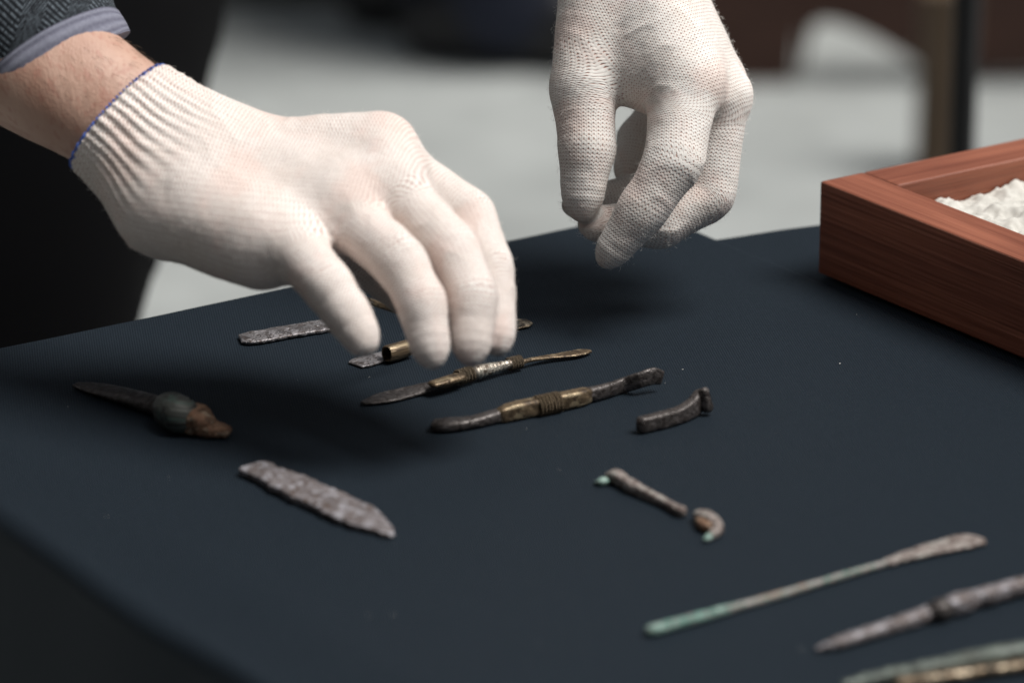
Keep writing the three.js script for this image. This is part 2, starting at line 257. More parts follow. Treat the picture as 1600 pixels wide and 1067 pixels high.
// A gloved hand. fingers: chains of joints [x, y, z, radius] from the knuckle to the tip; palm: capsules.
function gloveGeometry({ wrist, cuffEnd, wristSide, wristR, cuffR, lateral, dorsal, carpals, fingers, thumb, palm, cell, wrinkle }) {
  const lat = V(lateral).normalize(), side = V(wristSide).normalize();
  const parts = [], K = (p, q, ra, rb) => capsule(p, q, ra, rb);
  const palmFs = fingers.map((f, i) => K(carpals[i], f[0], carpals[i][3], f[0][3]));
  for (const p of palm) palmFs.push(K(p[0], p[1], p[0][3], p[1][3]));
  const off = (p, s) => [p[0] + side.x * s, p[1] + side.y * s, p[2] + side.z * s];
  const wr = [-1, 0, 1].map((s) => K(off(wrist, s * wristR[0]), off(cuffEnd, s * cuffR[0]), wristR[1], cuffR[1]));
  const soften = (fg) => { const o = [fg[0]]; for (let i = 1; i < fg.length - 1; i++) { const J = fg[i], mv = (Q, d) => { const L = Math.hypot(Q[0] - J[0], Q[1] - J[1], Q[2] - J[2]), t = Math.min(d, 0.36 * L) / L; return [0, 1, 2, 3].map((k) => mix(J[k], Q[k], t)); }; const a = mv(fg[i - 1], 0.005), b = mv(fg[i + 1], 0.005), m = [0, 1, 2].map((k) => 0.18 * a[k] + 0.18 * b[k] + 0.64 * J[k]); const mid = (Q, t, r) => [0, 1, 2].map((k) => mix(J[k], Q[k], t)).concat(r); if (i === 1) o.push(mid(fg[0], 0.5, mix(J[3], fg[0][3], 0.5) * 0.97)); a[3] = J[3]; b[3] = J[3] * 0.99; o.push(a, [...m, J[3] * 1.05], b, mid(fg[i + 1], 0.5, mix(J[3], fg[i + 1][3], 0.5) * 0.97)); } const e = fg[fg.length - 1], u = fg[fg.length - 2], L = Math.hypot(e[0] - u[0], e[1] - u[1], e[2] - u[2]); o.push(e, [0, 1, 2].map((k) => e[k] + (e[k] - u[k]) / L * e[3] * 0.5).concat(e[3] * 0.7)); return o; };
  const soft = [...fingers, thumb].map(soften);
  const fine = soft.map((f) => { const c = new THREE.CatmullRomCurve3(f.map(V), false, 'centripetal'), N = 30, r = []; for (let i = 0; i <= N; i++) { const t = i / N * (f.length - 1), k = Math.min(f.length - 2, Math.floor(t)); r.push(mix(f[k][3], f[k + 1][3], t - k)); }
    for (let n = 0; n < 3; n++) for (let i = 1; i < N; i++) r[i] = 0.25 * r[i - 1] + 0.5 * r[i] + 0.25 * r[i + 1];
    return r.map((q, i) => [...c.getPoint(i / N).toArray(), q]); });
  const chains = fine.map((f) => { const r = []; for (let i = 0; i < f.length - 1; i++) r.push(K(f[i], f[i + 1], f[i][3], f[i + 1][3])); return r; }), rough = [...fingers, thumb].map((f) => f.slice(1).map((q, i) => K(f[i], q, 0.012, 0.012)));
  const axis = V(cuffEnd).sub(V(wrist)), aLen = axis.length(); axis.normalize(); const nrm = new THREE.Vector3().crossVectors(axis, side).normalize();
  const w0 = V(wrist), rel = new THREE.Vector3();
  const f = (x, y, z) => {
    let p = 1e9; for (const q of palmFs) p = smin(p, q(x, y, z), 0.016);
    let w = 1e9; for (const q of wr) w = smin(w, q(x, y, z), 0.012);
    // ribs of the cuff, along the arm, fading out over the heel of the hand
    rel.set(x - w0.x, y - w0.y, z - w0.z); const t = rel.dot(axis) / aLen;
    if (t > -0.5 && w < 0.02) { const a = Math.atan2(rel.dot(nrm) * 1.25, rel.dot(side)); w += (0.0006 + 0.0003 * nz(a * 4, t * 2, 8)) * Math.cos(a * 42 + 0.5 * Math.sin(t * 5) + 1.6 * nz(a * 2.5, t * 1.5, 2)) * sstep(-0.3, 0.3, t) + 0.0007 * nz(t * 3, a * 3, 5); }
    // the cuff ends in a cut across the arm
    w = Math.max(w, rel.dot(axis) - aLen);
    p = smin(p, w, 0.018);
    let d = 1e9;
    for (let n = 0; n < 5; n++) { let c = 1e9; for (const q of rough[n]) c = Math.min(c, q(x, y, z)); if (c < 0.012) { c = 1e9; for (const q of chains[n]) c = Math.min(c, q(x, y, z)); } d = smin(d, c, 0.0022); }
    d = smin(p, d, 0.0055);
    if (d < 0.02 && wrinkle) d += wrinkle * (nz(x * 60, y * 60, z * 60) + 0.3 * nz(x * 150 + 3, y * 150, z * 150) + 0.25 * nz(x * 320 + 3, y * 320, z * 320));
    if (d < 0.02) { const fo = 1 - Math.abs(nz(x * 48 + 2.7, y * 48, z * 48 + 1.3)), ma = nz(x * 24 + 9, y * 24, z * 24); d -= 0.0008 * Math.pow(fo, 7) * sstep(-0.05, 0.4, ma); }
    return d;
  };
  const all = [wrist, cuffEnd, ...carpals, ...fingers.flat(), ...thumb, ...palm.flat()], lo = [], hi = [];
  for (let k = 0; k < 3; k++) { lo[k] = Math.min(...all.map((p) => p[k])) - 0.046; hi[k] = Math.max(...all.map((p) => p[k])) + 0.046; }
  const geo = surfaceNet(f, lo, hi, cell);
  // uv in metres: along the hand and round it, blending the chart of the palm into the chart of each finger
  const hand = V(fingers[1][0]).sub(w0), hLen = hand.length(); hand.normalize();
  const la = lat.clone().addScaledVector(hand, -lat.dot(hand)).normalize(), dn = new THREE.Vector3().crossVectors(la, hand); if (dn.dot(V(dorsal)) < 0) dn.negate();
  const palmUV = (p) => { const r = p.clone().sub(w0), x = r.dot(la), y = r.dot(dn), v = r.dot(hand); const a = Math.atan2(x / 0.04, (y + 0.012) / 0.035); return [0.034 * a, v]; };
  const charts = [...fingers, thumb].map((fg, fi) => {
    const curve = new THREE.CatmullRomCurve3(soft[fi].map(V), false, 'centripetal'), M = 48, pts = [], tan = [], run = [0], l = fg === thumb && thumb.side ? V(thumb.side).normalize() : lat;
    for (let i = 0; i <= M; i++) { pts.push(curve.getPoint(i / M)); tan.push(curve.getTangent(i / M)); if (i) run.push(run[i - 1] + pts[i].distanceTo(pts[i - 1])); }
    const sg = Math.sign(new THREE.Vector3().crossVectors(l, tan[0]).dot(V(fg === thumb && thumb.dorsal ? thumb.dorsal : dorsal))) || 1, base = palmUV(pts[0]);
    return { pts, tan, run, l, sg, base, r: 0.0105 };
  });
  const pos = geo.attributes.position, uv = new Float32Array(pos.count * 2), p = new THREE.Vector3();
  for (let i = 0; i < pos.count; i++) {
    p.fromBufferAttribute(pos, i); const pu = palmUV(p); let su = 0, sv = 0, sw = 0, pd = 1e9; for (const q of palmFs) pd = Math.min(pd, q(p.x, p.y, p.z));
    let best = 1e9;
    charts.forEach((c, ci) => {
      let bk = 0, b2 = 1e9; for (let k = 0; k < c.pts.length; k++) { const d2 = p.distanceToSquared(c.pts[k]); if (d2 < b2) { b2 = d2; bk = k; } }
      const t = c.tan[bk], r = p.clone().sub(c.pts[bk]), q = r.dot(t), lim = bk === 0 || bk === c.pts.length - 1 ? q : clamp(q, -0.002, 0.002), l = c.l.clone().addScaledVector(t, -c.l.dot(t)).normalize(), dr = new THREE.Vector3().crossVectors(l, t).multiplyScalar(c.sg);
      const bd = r.addScaledVector(t, -Math.min(q, 0)).length() - 0.0115, bu = c.base[0] + c.r * Math.atan2(r.dot(l), r.dot(dr)), bv = c.base[1] + c.run[bk] + lim, bt = (c.run[bk] + lim) / 0.03;
      const w = Math.exp(-Math.max(bd, -0.004) / 0.0012) * sstep(0.05, 0.45, bt); best = Math.min(best, bd); su += bu * w; sv += bv * w; sw += w;
    });
    const wp = Math.exp(-Math.max(pd, -0.002) / 0.0025) + 1e-6; su += pu[0] * wp; sv += pu[1] * wp; sw += wp;
    uv[i * 2] = su / sw; uv[i * 2 + 1] = sv / sw;
  }
  geo.setAttribute('uv', new THREE.BufferAttribute(uv, 2));
  return geo;
}

// loose cotton fibres standing off a glove
function fuzz(glove, count, reach) {
  const hair = new THREE.TubeGeometry(new THREE.CatmullRomCurve3([V([0, -0.0003, 0]), V([0.0001, 0.0006, 0]), V([0.0006, 0.0012, 0.0002]), V([0.0014, 0.0014, 0.0001])]), 6, 0.00003, 3), g = glove.geometry, p = g.attributes.position, n = g.attributes.normal;
  const m = new THREE.InstancedMesh(hair, fuzzMat, count), M = new THREE.Matrix4(), q = new THREE.Quaternion(), y = new THREE.Vector3(0, 1, 0), N = new THREE.Vector3(), at = new THREE.Vector3();
  for (let i = 0; i < count; i++) { const k = Math.floor(rnd() * p.count); at.fromBufferAttribute(p, k); N.fromBufferAttribute(n, k); N.x += 0.7 * (rnd() - 0.5); N.y += 0.7 * (rnd() - 0.5); N.z += 0.7 * (rnd() - 0.5); N.normalize(); q.setFromUnitVectors(y, N).multiply(new THREE.Quaternion().setFromAxisAngle(y, rnd() * 6.28)); const s = reach * (0.5 + 1.0 * rnd() * rnd()); M.compose(at, q, new THREE.Vector3(s, s, s)); m.setMatrixAt(i, M); }
  m.name = numbered('fuzz'); m.userData.kind = 'stuff'; glove.add(m);
}

// ---------------------------------------------------------------- the setting
{ const g = new THREE.PlaneGeometry(60, 60); g.rotateX(-Math.PI / 2); g.translate(0, 0, -10); const u = g.attributes.uv; for (let i = 0; i < u.count; i++) u.setXY(i, u.getX(i) * 60, u.getY(i) * 60); structure('pavement', g, pavementMat); }

// table axes: A runs along the short far edge (to the right and away), B along the long edge towards the camera
const A = new THREE.Vector3(0.8251, 0, -0.565), Bv = new THREE.Vector3(0.565, 0, 0.8251);
// a cloth over a table top given by four corners in order; hangs to just above the pavement
function clothGeometry(corners, radius, drop, res, waves) {
  const c = corners.map((p) => new THREE.Vector2(p[0], p[1])), cen = c.reduce((s, p) => s.add(p), new THREE.Vector2()).multiplyScalar(0.25);
  const nU = res[0], nV = res[1], pos = [], uv = [], idx = [];
  // rows along the first side, columns along the second; the parameter runs beyond the edge to hang down
  const over = (n, i, len) => { const m = 26, k = i - m; if (k < 0) return -hang(-k, m); if (k > n) return len + hang(k - n, m); return (k / n) * len; };
  const hang = (k, m) => k <= 10 ? k / 10 * radius * Math.PI / 2 : radius * Math.PI / 2 + (k - 10) / (m - 10) * drop;
  const e1 = c[1].clone().sub(c[0]), e2 = c[3].clone().sub(c[0]), L1 = e1.length(), L2 = e2.length();
  const cols = nU + 52, rows = nV + 52;
  for (let j = 0; j <= rows; j++) for (let i = 0; i <= cols; i++) {
    const s = over(nU, i, L1), t = over(nV, j, L2), cs = clamp(s, 0, L1), ct = clamp(t, 0, L2), a = cs / L1, b = ct / L2;
    const x = mix(mix(c[0].x, c[1].x, a), mix(c[3].x, c[2].x, a), b), z = mix(mix(c[0].y, c[1].y, a), mix(c[3].y, c[2].y, a), b);
    const ds = s - cs, dt = t - ct, o = Math.max(Math.abs(ds), Math.abs(dt)) + 0.35 * Math.min(Math.abs(ds), Math.abs(dt)) * 0, out = new THREE.Vector2().addScaledVector(e1, ds / L1).addScaledVector(e2, dt / L2);
    let y = 0.75, dx = 0, dz = 0;
    if (o > 0) {
      out.normalize(); const ang = Math.min(o / radius, Math.PI / 2), fall = Math.max(0, o - radius * Math.PI / 2), ripple = waves * Math.sin(ang) * (Math.sin((cs - ct) * 23 + 1) + 0.6 * Math.sin((cs + ct) * 47)) * (0.25 + Math.min(1, fall * 4));
      y = 0.75 - radius * (1 - Math.cos(ang)) - fall; const m = radius * Math.sin(ang) + ripple + 0.03 * fall; dx = out.x * m; dz = out.y * m;
    }
    y += 0.0005 * nz(x * 9, 3.1, z * 9) + 0.00025 * nz(x * 30, 8, z * 30);
    const near = 1 - sstep(0, 0.04, cs);                             // the long left edge sags and wanders a little
    y -= waves * near * (0.6 + 0.8 * nz(t * 8, 2.2, 4.4)); const wander = waves * 1.3 * near * nz(t * 7 + 5, 1.1, 0.4);
    pos.push(x + dx + e1.x / L1 * wander, y, z + dz + e1.y / L1 * wander); uv.push(s, t);
  }
  const S = cols + 1; for (let j = 0; j < rows; j++) for (let i = 0; i < cols; i++) { const q = j * S + i; idx.push(q, q + S, q + 1, q + 1, q + S, q + S + 1); }
  const g = new THREE.BufferGeometry(); g.setAttribute('position', new THREE.Float32BufferAttribute(pos, 3)); g.setAttribute('uv', new THREE.Float32BufferAttribute(uv, 2)); g.setIndex(idx); g.computeVertexNormals();
  if (g.attributes.normal.getY((rows >> 1) * S + (cols >> 1)) < 0) { const ix = []; for (let i = 0; i < idx.length; i += 3) ix.push(idx[i], idx[i + 2], idx[i + 1]); g.setIndex(ix); g.computeVertexNormals(); }
  return g;
}
const flat2 = (p) => [p.x, p.z], corner = new THREE.Vector3(0.0638, 0.75, -0.1991);
const along = (a, b) => corner.clone().addScaledVector(A, a).addScaledVector(Bv, b);
tag(mesh('tablecloth', clothGeometry([along(-0.447, 0.009), along(-0.003, 0.009), along(-0.003, 1.15), along(-0.447, 1.15)].map(flat2), 0.009, 0.72, [110, 260], 0.004), clothMat), 'black cloth on the table with the old tools laid out on it', 'tablecloth');
const farEnd = V([0.0956, 0.75, -0.1533]), farMid = V([0.1469, 0.75, -0.1744]), farDir = farMid.clone().sub(farEnd).normalize();
tag(mesh('tablecloth', clothGeometry([along(0.002, farEnd.clone().sub(corner).dot(Bv) + 0.005), farEnd.clone().addScaledVector(farDir, 0.5).addScaledVector(Bv, 0.005), along(0.48, 1.15), along(0.002, 1.15)].map(flat2), 0.004, 0.72, [80, 160], 0.002), clothMat), 'black cloth on the neighbouring table under the wooden tray', 'tablecloth');

// ---------------------------------------------------------------- wooden tray of sand
{
  const tray = thing('wooden_tray', 'reddish brown wooden tray filled with pale sand, at the right edge', 'tray', [0.1427, 0.751, -0.0942]);
  tray.rotation.y = Math.atan2(0.565, 0.8251);                       // local x along A, local z along B
  const Hh = 0.0448, w = 0.0255, LA = 0.36, LB = 0.52;
  const rail = (len) => {
    const g = new RoundedBoxGeometry(len, Hh, w, 3, 0.0012), p = g.attributes.position, n = g.attributes.normal, u = g.attributes.uv;
    for (let i = 0; i < p.count; i++) { const ax = Math.abs(n.getX(i)), ay = Math.abs(n.getY(i)); u.setXY(i, ax > 0.7 ? p.getZ(i) : p.getX(i), ay > 0.7 ? p.getZ(i) : p.getY(i) + 0.03); }
    return g;
  };
  const put = (len, x, z, turn, mats) => { const m = new THREE.Mesh(rail(len), mats); m.name = numbered('rail'); m.position.set(x, Hh / 2, z); m.rotation.y = turn; m.castShadow = m.receiveShadow = true; tray.add(m); return m; };
  put(LB, w / 2, LB / 2, Math.PI / 2, railMat);                     // near-left rail: its outer face is -A
  put(LA - 2 * w - 0.0004, LA / 2, w / 2, 0, railMat);               // far rail
  put(LA - 2 * w - 0.0004, LA / 2, LB - w / 2, 0, railMat);
  put(LB, LA - w / 2, LB / 2, Math.PI / 2, railMat);
  const base = new THREE.Mesh(new THREE.BoxGeometry(LA - 2 * w - 0.001, 0.004, LB - 2 * w - 0.001), railMat); base.name = 'base_panel'; base.position.set(LA / 2, 0.003, LB / 2); tray.add(base);
  // sand: a lumpy heap with crumbs on it
  const nx = 220, nzv = 320, sw = LA - 2 * w - 0.002, sd = LB - 2 * w - 0.002, g = new THREE.PlaneGeometry(sw, sd, nx, nzv); g.rotateX(-Math.PI / 2); g.translate(LA / 2, 0, LB / 2);
  const p = g.attributes.position, u = g.attributes.uv, top = (x, z) => 0.033 + 0.014 * sstep(0, 0.09, Math.min(x - w, z - w, LB - w - z)) + 0.006 * nz(x * 18, 1, z * 18) + 0.0045 * nz(x * 55, 4, z * 55) + 0.0032 * nz(x * 120, 9, z * 120) + 0.0014 * nz(x * 290, 2, z * 290) + 0.0006 * nz(x * 620, 5, z * 620);
  for (let i = 0; i < p.count; i++) { p.setY(i, top(p.getX(i), p.getZ(i))); u.setXY(i, p.getX(i), p.getZ(i)); }
  g.computeVertexNormals();
  const heap = new THREE.Mesh(g, sandMat); heap.name = 'sand'; heap.position.copy(tray.position); heap.rotation.y = tray.rotation.y; heap.castShadow = heap.receiveShadow = true; heap.userData.kind = 'stuff';
  tag(heap, 'pale grey sand heaped inside the wooden tray', 'sand'); scene.add(heap);
}

// ---------------------------------------------------------------- tools on the cloth
const at0 = (p) => [p[0], 0.75, p[2]];
function tool(name, label, category, p, group) { return thing(name, label, category, at0(p), group); }
function coil(p, q, r, turns, wire, n = 12) {                        // rings of wire from p to q
  const a = V(p), b = V(q), d = b.clone().sub(a), out = [];
  for (let i = 0; i < turns; i++) { const g = new THREE.TorusGeometry(r, wire, 8, 28); const m = new THREE.Object3D(); m.position.copy(a).addScaledVector(d, turns > 1 ? i / (turns - 1) : 0.5); m.lookAt(m.position.clone().add(d).add(new THREE.Vector3((rnd() - 0.5) * 0.1 * d.length(), (rnd() - 0.5) * 0.1 * d.length(), 0))); m.updateMatrix(); g.applyMatrix4(m.matrix); out.push(g); }
  return mergeGeometries(out);
}
{ // flat iron strip partly under the fingers
  const o = tool('iron_strip', 'flat silvery iron strip running under the nearest finger of the bent hand', 'blade', [-0.1006, 0.75, -0.0118]);
  mesh('blade', bar([[-0.1208, 0.7512, 0.0004, 0.0052, 0.0009], [-0.1157, 0.7514, -0.0008, 0.0068, 0.0011], [-0.1032, 0.7514, -0.0077, 0.0072, 0.0011], [-0.0864, 0.7514, -0.0166, 0.0066, 0.0011], [-0.0651, 0.7513, -0.0275, 0.006, 0.001]], { n: 4, rough: 0.0001, freq: 330, edge: 0.0009, sub: 16, seg: 28 }), ironMat, o);
}
{ // tip showing beyond the fingers
  const o = tool('bronze_spatula', 'textured bronze spatula end showing beyond the bent fingertips', 'tool', [-0.0058, 0.75, -0.0206]);
  mesh('blade', bar([[-0.0315, 0.7515, -0.0040, 0.003, 0.0012], [-0.0115, 0.7513, -0.0124, 0.004, 0.001], [-0.0014, 0.7512, -0.0180, 0.0058, 0.0009], [0.0043, 0.7512, -0.0216, 0.0058, 0.0009], [0.0072, 0.7511, -0.0236, 0.0035, 0.0008]], { n: 3, rough: 0.0004, freq: 350, sub: 12 }), darkBronzeMat, o);
}
{ // socketed fragment
  const o = tool('socketed_fragment', 'small broken iron plate with a hollow bronze socket, below the bent fingers', 'fragment', [-0.0595, 0.75, 0.0194]);
  mesh('plate', bar([[-0.0686, 0.7509, 0.0338, 0.0046, 0.0006], [-0.0664, 0.7510, 0.0315, 0.0058, 0.0007], [-0.0607, 0.7510, 0.0265, 0.0054, 0.0007], [-0.0496, 0.7510, 0.0162, 0.004, 0.0007]], { n: 5, rough: 0.0001, freq: 300, sub: 10, seg: 28 }), ironMat, o);
  const pa = V([-0.0552, 0.7548, 0.0305]), pb = V([-0.0452, 0.7544, 0.0208]), d = pb.clone().sub(pa), L = d.length();
  const prof = [[0.0024, L * 0.9], [0.0026, L * 0.3], [0.0029, 0.0004], [0.0032, -0.0003], [0.0037, 0.0003], [0.0039, L * 0.4], [0.0036, L * 0.9], [0.003, L], [0.0001, L]].map(([r, y]) => new THREE.Vector2(r, y));
  const g = new THREE.LatheGeometry(prof, 36), q = g.attributes.position; for (let i = 0; i < q.count; i++) { const k = 1 + 0.16 * nz(q.getX(i) * 300, q.getY(i) * 400, q.getZ(i) * 300); q.setX(i, q.getX(i) * k); q.setZ(i, q.getZ(i) * k); }
  for (let i = 0; i < g.attributes.uv.count; i++) g.attributes.uv.setXY(i, g.attributes.uv.getX(i) * 0.027, g.attributes.uv.getY(i) * 0.012);
  g.computeVertexNormals(); g.applyQuaternion(new THREE.Quaternion().setFromUnitVectors(new THREE.Vector3(0, 1, 0), d.normalize())); g.translate(pa.x, pa.y, pa.z);
  mesh('socket', g, bronzeMat, o);
}
{ // scalpel handle with turned bronze and leaf-shaped end
  const o = tool('bronze_scalpel', 'slender bronze scalpel with ringed silver grip and narrow leaf-shaped end', 'tool', [-0.0112, 0.75, 0.0396]);

  mesh('iron_blade', bar([[-0.0637, 0.7511, 0.0837, 0.002, 0.0008], [-0.0550, 0.7513, 0.0778, 0.0055, 0.001], [-0.0415, 0.7515, 0.0686, 0.005, 0.0012], [-0.0310, 0.7532, 0.0643, 0.003, 0.0014]], { n: 3, rough: 0.0004, freq: 300, sub: 10 }), darkIronMat, o);
  mesh('socket', bar([[-0.0342, 0.7557, 0.0729, 0.0028, 0.0012], [-0.0304, 0.7557, 0.0697, 0.0033, 0.0014], [-0.0227, 0.7554, 0.0623, 0.0034, 0.0016]], { n: 2.6, rough: 0.00025, freq: 500, sub: 10 }), bronzeMat, o);
  mesh('lower_socket', bar([[-0.0327, 0.7520, 0.0651, 0.003, 0.0011], [-0.0228, 0.7523, 0.0577, 0.0034, 0.0014]], { n: 2.6, rough: 0.0004, freq: 500, sub: 14 }), darkBronzeMat, o);
  mesh('wire_coil', coil([-0.0233, 0.7542, 0.0597], [-0.0181, 0.7542, 0.0552], 0.003, 5, 0.00065), darkBronzeMat, o);
  const pa = V([-0.0172, 0.7542, 0.0544]), pb = V([0, 0.7542, 0.0414]), d = pb.clone().sub(pa), L = d.length(), prof = [new THREE.Vector2(0.0001, -0.0006)];
  for (let i = 0; i <= 60; i++) { const t = i / 60; prof.push(new THREE.Vector2((mix(0.0032, 0.0019, sstep(0.05, 1, t)) * (0.72 + 0.28 * sstep(0, 0.12, t))) * (0.9 + 0.14 * Math.abs(Math.sin(t * Math.PI * 10))), t * L)); }
  prof.push(new THREE.Vector2(0.0001, L));
  const g = new THREE.LatheGeometry(prof, 36); for (let i = 0; i < g.attributes.uv.count; i++) g.attributes.uv.setXY(i, g.attributes.uv.getX(i) * 0.022, g.attributes.uv.getY(i) * L);
  g.applyQuaternion(new THREE.Quaternion().setFromUnitVectors(new THREE.Vector3(0, 1, 0), d.normalize())); g.translate(pa.x, pa.y, pa.z); mesh('ringed_grip', g, silverMat, o);
  mesh('wire_coil', coil([-0.0011, 0.7538, 0.0411], [0.0034, 0.7538, 0.0378], 0.0025, 5, 0.00065), darkBronzeMat, o);
  mesh('leaf_end', bar([[0.0022, 0.7534, 0.0383, 0.0012, 0.0011], [0.0098, 0.7528, 0.0320, 0.0014, 0.0009], [0.0183, 0.7521, 0.0262, 0.0024, 0.0008], [0.0269, 0.7517, 0.0216, 0.0034, 0.0008], [0.0317, 0.7515, 0.0185, 0.0031, 0.0008], [0.0346, 0.7514, 0.0174, 0.0012, 0.0007]], { n: 2.6, rough: 0.0002, freq: 400, sub: 10 }), bronzeMat, o);
}
{ // faceted handle with blade stubs
  const o = tool('bronze_handled_knife', 'bronze tool with faceted handle, wire binding and two curved dark iron ends', 'tool', [0.0137, 0.75, 0.0887]);
  mesh('iron_end', bar([[-0.0324, 0.7524, 0.1142, 0.004257, 0.002116], [-0.0281, 0.7527, 0.1149, 0.004644, 0.002398], [-0.0176, 0.7527, 0.1118, 0.00356, 0.002398], [-0.0068, 0.7531, 0.1051, 0.003096, 0.002821], [0.0000, 0.7535, 0.1005, 0.002941, 0.003173]], { n: 3, rough: 0.00035, freq: 220, sub: 12 }), darkIronMat, o);
  mesh('handle', bar([[-0.0043, 0.7535, 0.1047, 0.002786, 0.003244], [0.0000, 0.7540, 0.1019, 0.003251, 0.003667], [0.0104, 0.7540, 0.0955, 0.003251, 0.003667]], { n: 4.5, rough: 0.00018, freq: 350, sub: 10, seg: 32 }), bronzeMat, o);
  mesh('wire_binding', coil([0.0109, 0.754, 0.0956], [0.0194, 0.754, 0.0904], 0.0041, 7, 0.0007), bronzeMat, o);
  mesh('handle', bar([[0.0197, 0.7540, 0.0900, 0.003251, 0.003667], [0.0296, 0.7538, 0.0831, 0.003173, 0.003526], [0.0324, 0.7535, 0.0799, 0.002786, 0.003244]], { n: 4.5, rough: 0.00018, freq: 350, sub: 10, seg: 32 }), bronzeMat, o);
  mesh('iron_end', bar([[0.0302, 0.7535, 0.0816, 0.002786, 0.003244], [0.0399, 0.7535, 0.0751, 0.002167, 0.003244], [0.0484, 0.7537, 0.0681, 0.001703, 0.003385], [0.0552, 0.7568, 0.0704, 0.001393, 0.003526], [0.0608, 0.7577, 0.0680, 0.001238, 0.003949], [0.0644, 0.7565, 0.0663, 0.001084, 0.003244]], { n: 3, rough: 0.0002, freq: 250, sub: 12 }), darkIronMat, o);
}
{ const o = tool('iron_fragment', 'short bent iron fragment with a hooked end, right of the bronze tools', 'fragment', [0.0694, 0.75, 0.1005]);
  mesh('body', bar([[0.0547, 0.7537, 0.1176, 0.0026, 0.0034], [0.0636, 0.7537, 0.1114, 0.0027, 0.0034], [0.0711, 0.7537, 0.1051, 0.0026, 0.0034], [0.0768, 0.7545, 0.0986, 0.0024, 0.0042], [0.0799, 0.7559, 0.0945, 0.002, 0.005], [0.0831, 0.7568, 0.0954, 0.0022, 0.0055]], { n: 5, rough: 0.00022, freq: 350, sub: 12, seg: 28 }), darkIronMat, o); }
{ const o = tool('corroded_pin', 'brown corroded iron pin with a knobbed end, in the middle of the cloth', 'pin', [0.0547, 0.75, 0.1873]);
  mesh('shaft', bar([[0.0403, 0.7525, 0.1749, 0.0026, 0.0022], [0.0424, 0.7533, 0.1777, 0.0034, 0.003], [0.0457, 0.7529, 0.1825, 0.0026, 0.0026], [0.0489, 0.7531, 0.1881, 0.003, 0.0028], [0.0524, 0.7527, 0.1928, 0.0022, 0.0024], [0.0607, 0.7523, 0.2033, 0.0019, 0.002], [0.0682, 0.7525, 0.2151, 0.0021, 0.0022]], { n: 2.8, rough: 0.0006, freq: 350, sub: 8 }), brownPinMat, o); }
{ const o = tool('green_chip', 'tiny pale green chip beside the knobbed end of the corroded pin', 'fragment', [0.0367, 0.75, 0.1735]);
  mesh('body', bar([[0.0343, 0.7511, 0.1785, 0.0012, 0.0008], [0.0369, 0.7519, 0.1792, 0.0026, 0.0016], [0.0393, 0.7513, 0.1754, 0.0014, 0.001]], { n: 2.5, rough: 0.0006, freq: 500, sub: 6 }), greenMat, o); }
{ const o = tool('rusty_fragment', 'small rust brown broken hook with a green corner, below the corroded pin', 'fragment', [0.0776, 0.75, 0.2262]);
  mesh('body', bar([[0.0747, 0.7529, 0.2203, 0.0026, 0.0026], [0.0777, 0.7531, 0.2229, 0.0032, 0.0028], [0.0813, 0.7527, 0.2289, 0.0026, 0.0024], [0.0818, 0.7523, 0.2341, 0.002, 0.002], [0.0793, 0.7519, 0.2386, 0.0018, 0.0016]], { n: 2.8, rough: 0.0006, freq: 350, sub: 8 }), brownPinMat, o);
  mesh('rust_patch', bar([[0.0748, 0.7523, 0.2258, 0.002, 0.002], [0.0776, 0.7525, 0.2318, 0.0022, 0.0022]], { n: 2.5, rough: 0.0008, freq: 400, sub: 8 }), rustMat, o);
  mesh('green_corner', bar([[0.0791, 0.7517, 0.2381, 0.0016, 0.0014], [0.0769, 0.7513, 0.2419, 0.0014, 0.001]], { n: 2.5, rough: 0.0005, freq: 500, sub: 6 }), greenMat, o); }
{ const o = tool('bronze_probe', 'long thin bronze probe with green patina and a flattened spatula end', 'tool', [0.111, 0.75, 0.2898]);
  mesh('shaft', bar([[0.0519, 0.7523, 0.3363, 0.002464, 0.001955], [0.0538, 0.7524, 0.3355, 0.00264, 0.002125], [0.0677, 0.7523, 0.3258, 0.0022, 0.001955], [0.0814, 0.7521, 0.3159, 0.001936, 0.001785], ], { n: 2.2, rough: 0.0004, freq: 300, sub: 12 }), greenMat, o);
  mesh('shaft', bar([[0.0802, 0.7520, 0.3167, 0.001848, 0.0017], [0.1030, 0.7518, 0.3001, 0.001584, 0.00153], [0.1237, 0.7517, 0.2841, 0.001408, 0.00136], [0.1478, 0.7516, 0.2661, 0.001408, 0.001275]], { n: 2.2, rough: 0.0003, freq: 300, sub: 12 }), mottledMat, o);
  mesh('spatula_end', bar([[0.1460, 0.7517, 0.2677, 0.001496, 0.00136], [0.1553, 0.7517, 0.2603, 0.00352, 0.00136], [0.1714, 0.7515, 0.2491, 0.005808, 0.00119], [0.1808, 0.7514, 0.2435, 0.005984, 0.001105], [0.1866, 0.7511, 0.2435, 0.00264, 0.00085]], { n: 3, rough: 0.0005, freq: 300, sub: 12, edge: 0.0006, seg: 28 }), brownPinMat, o); }
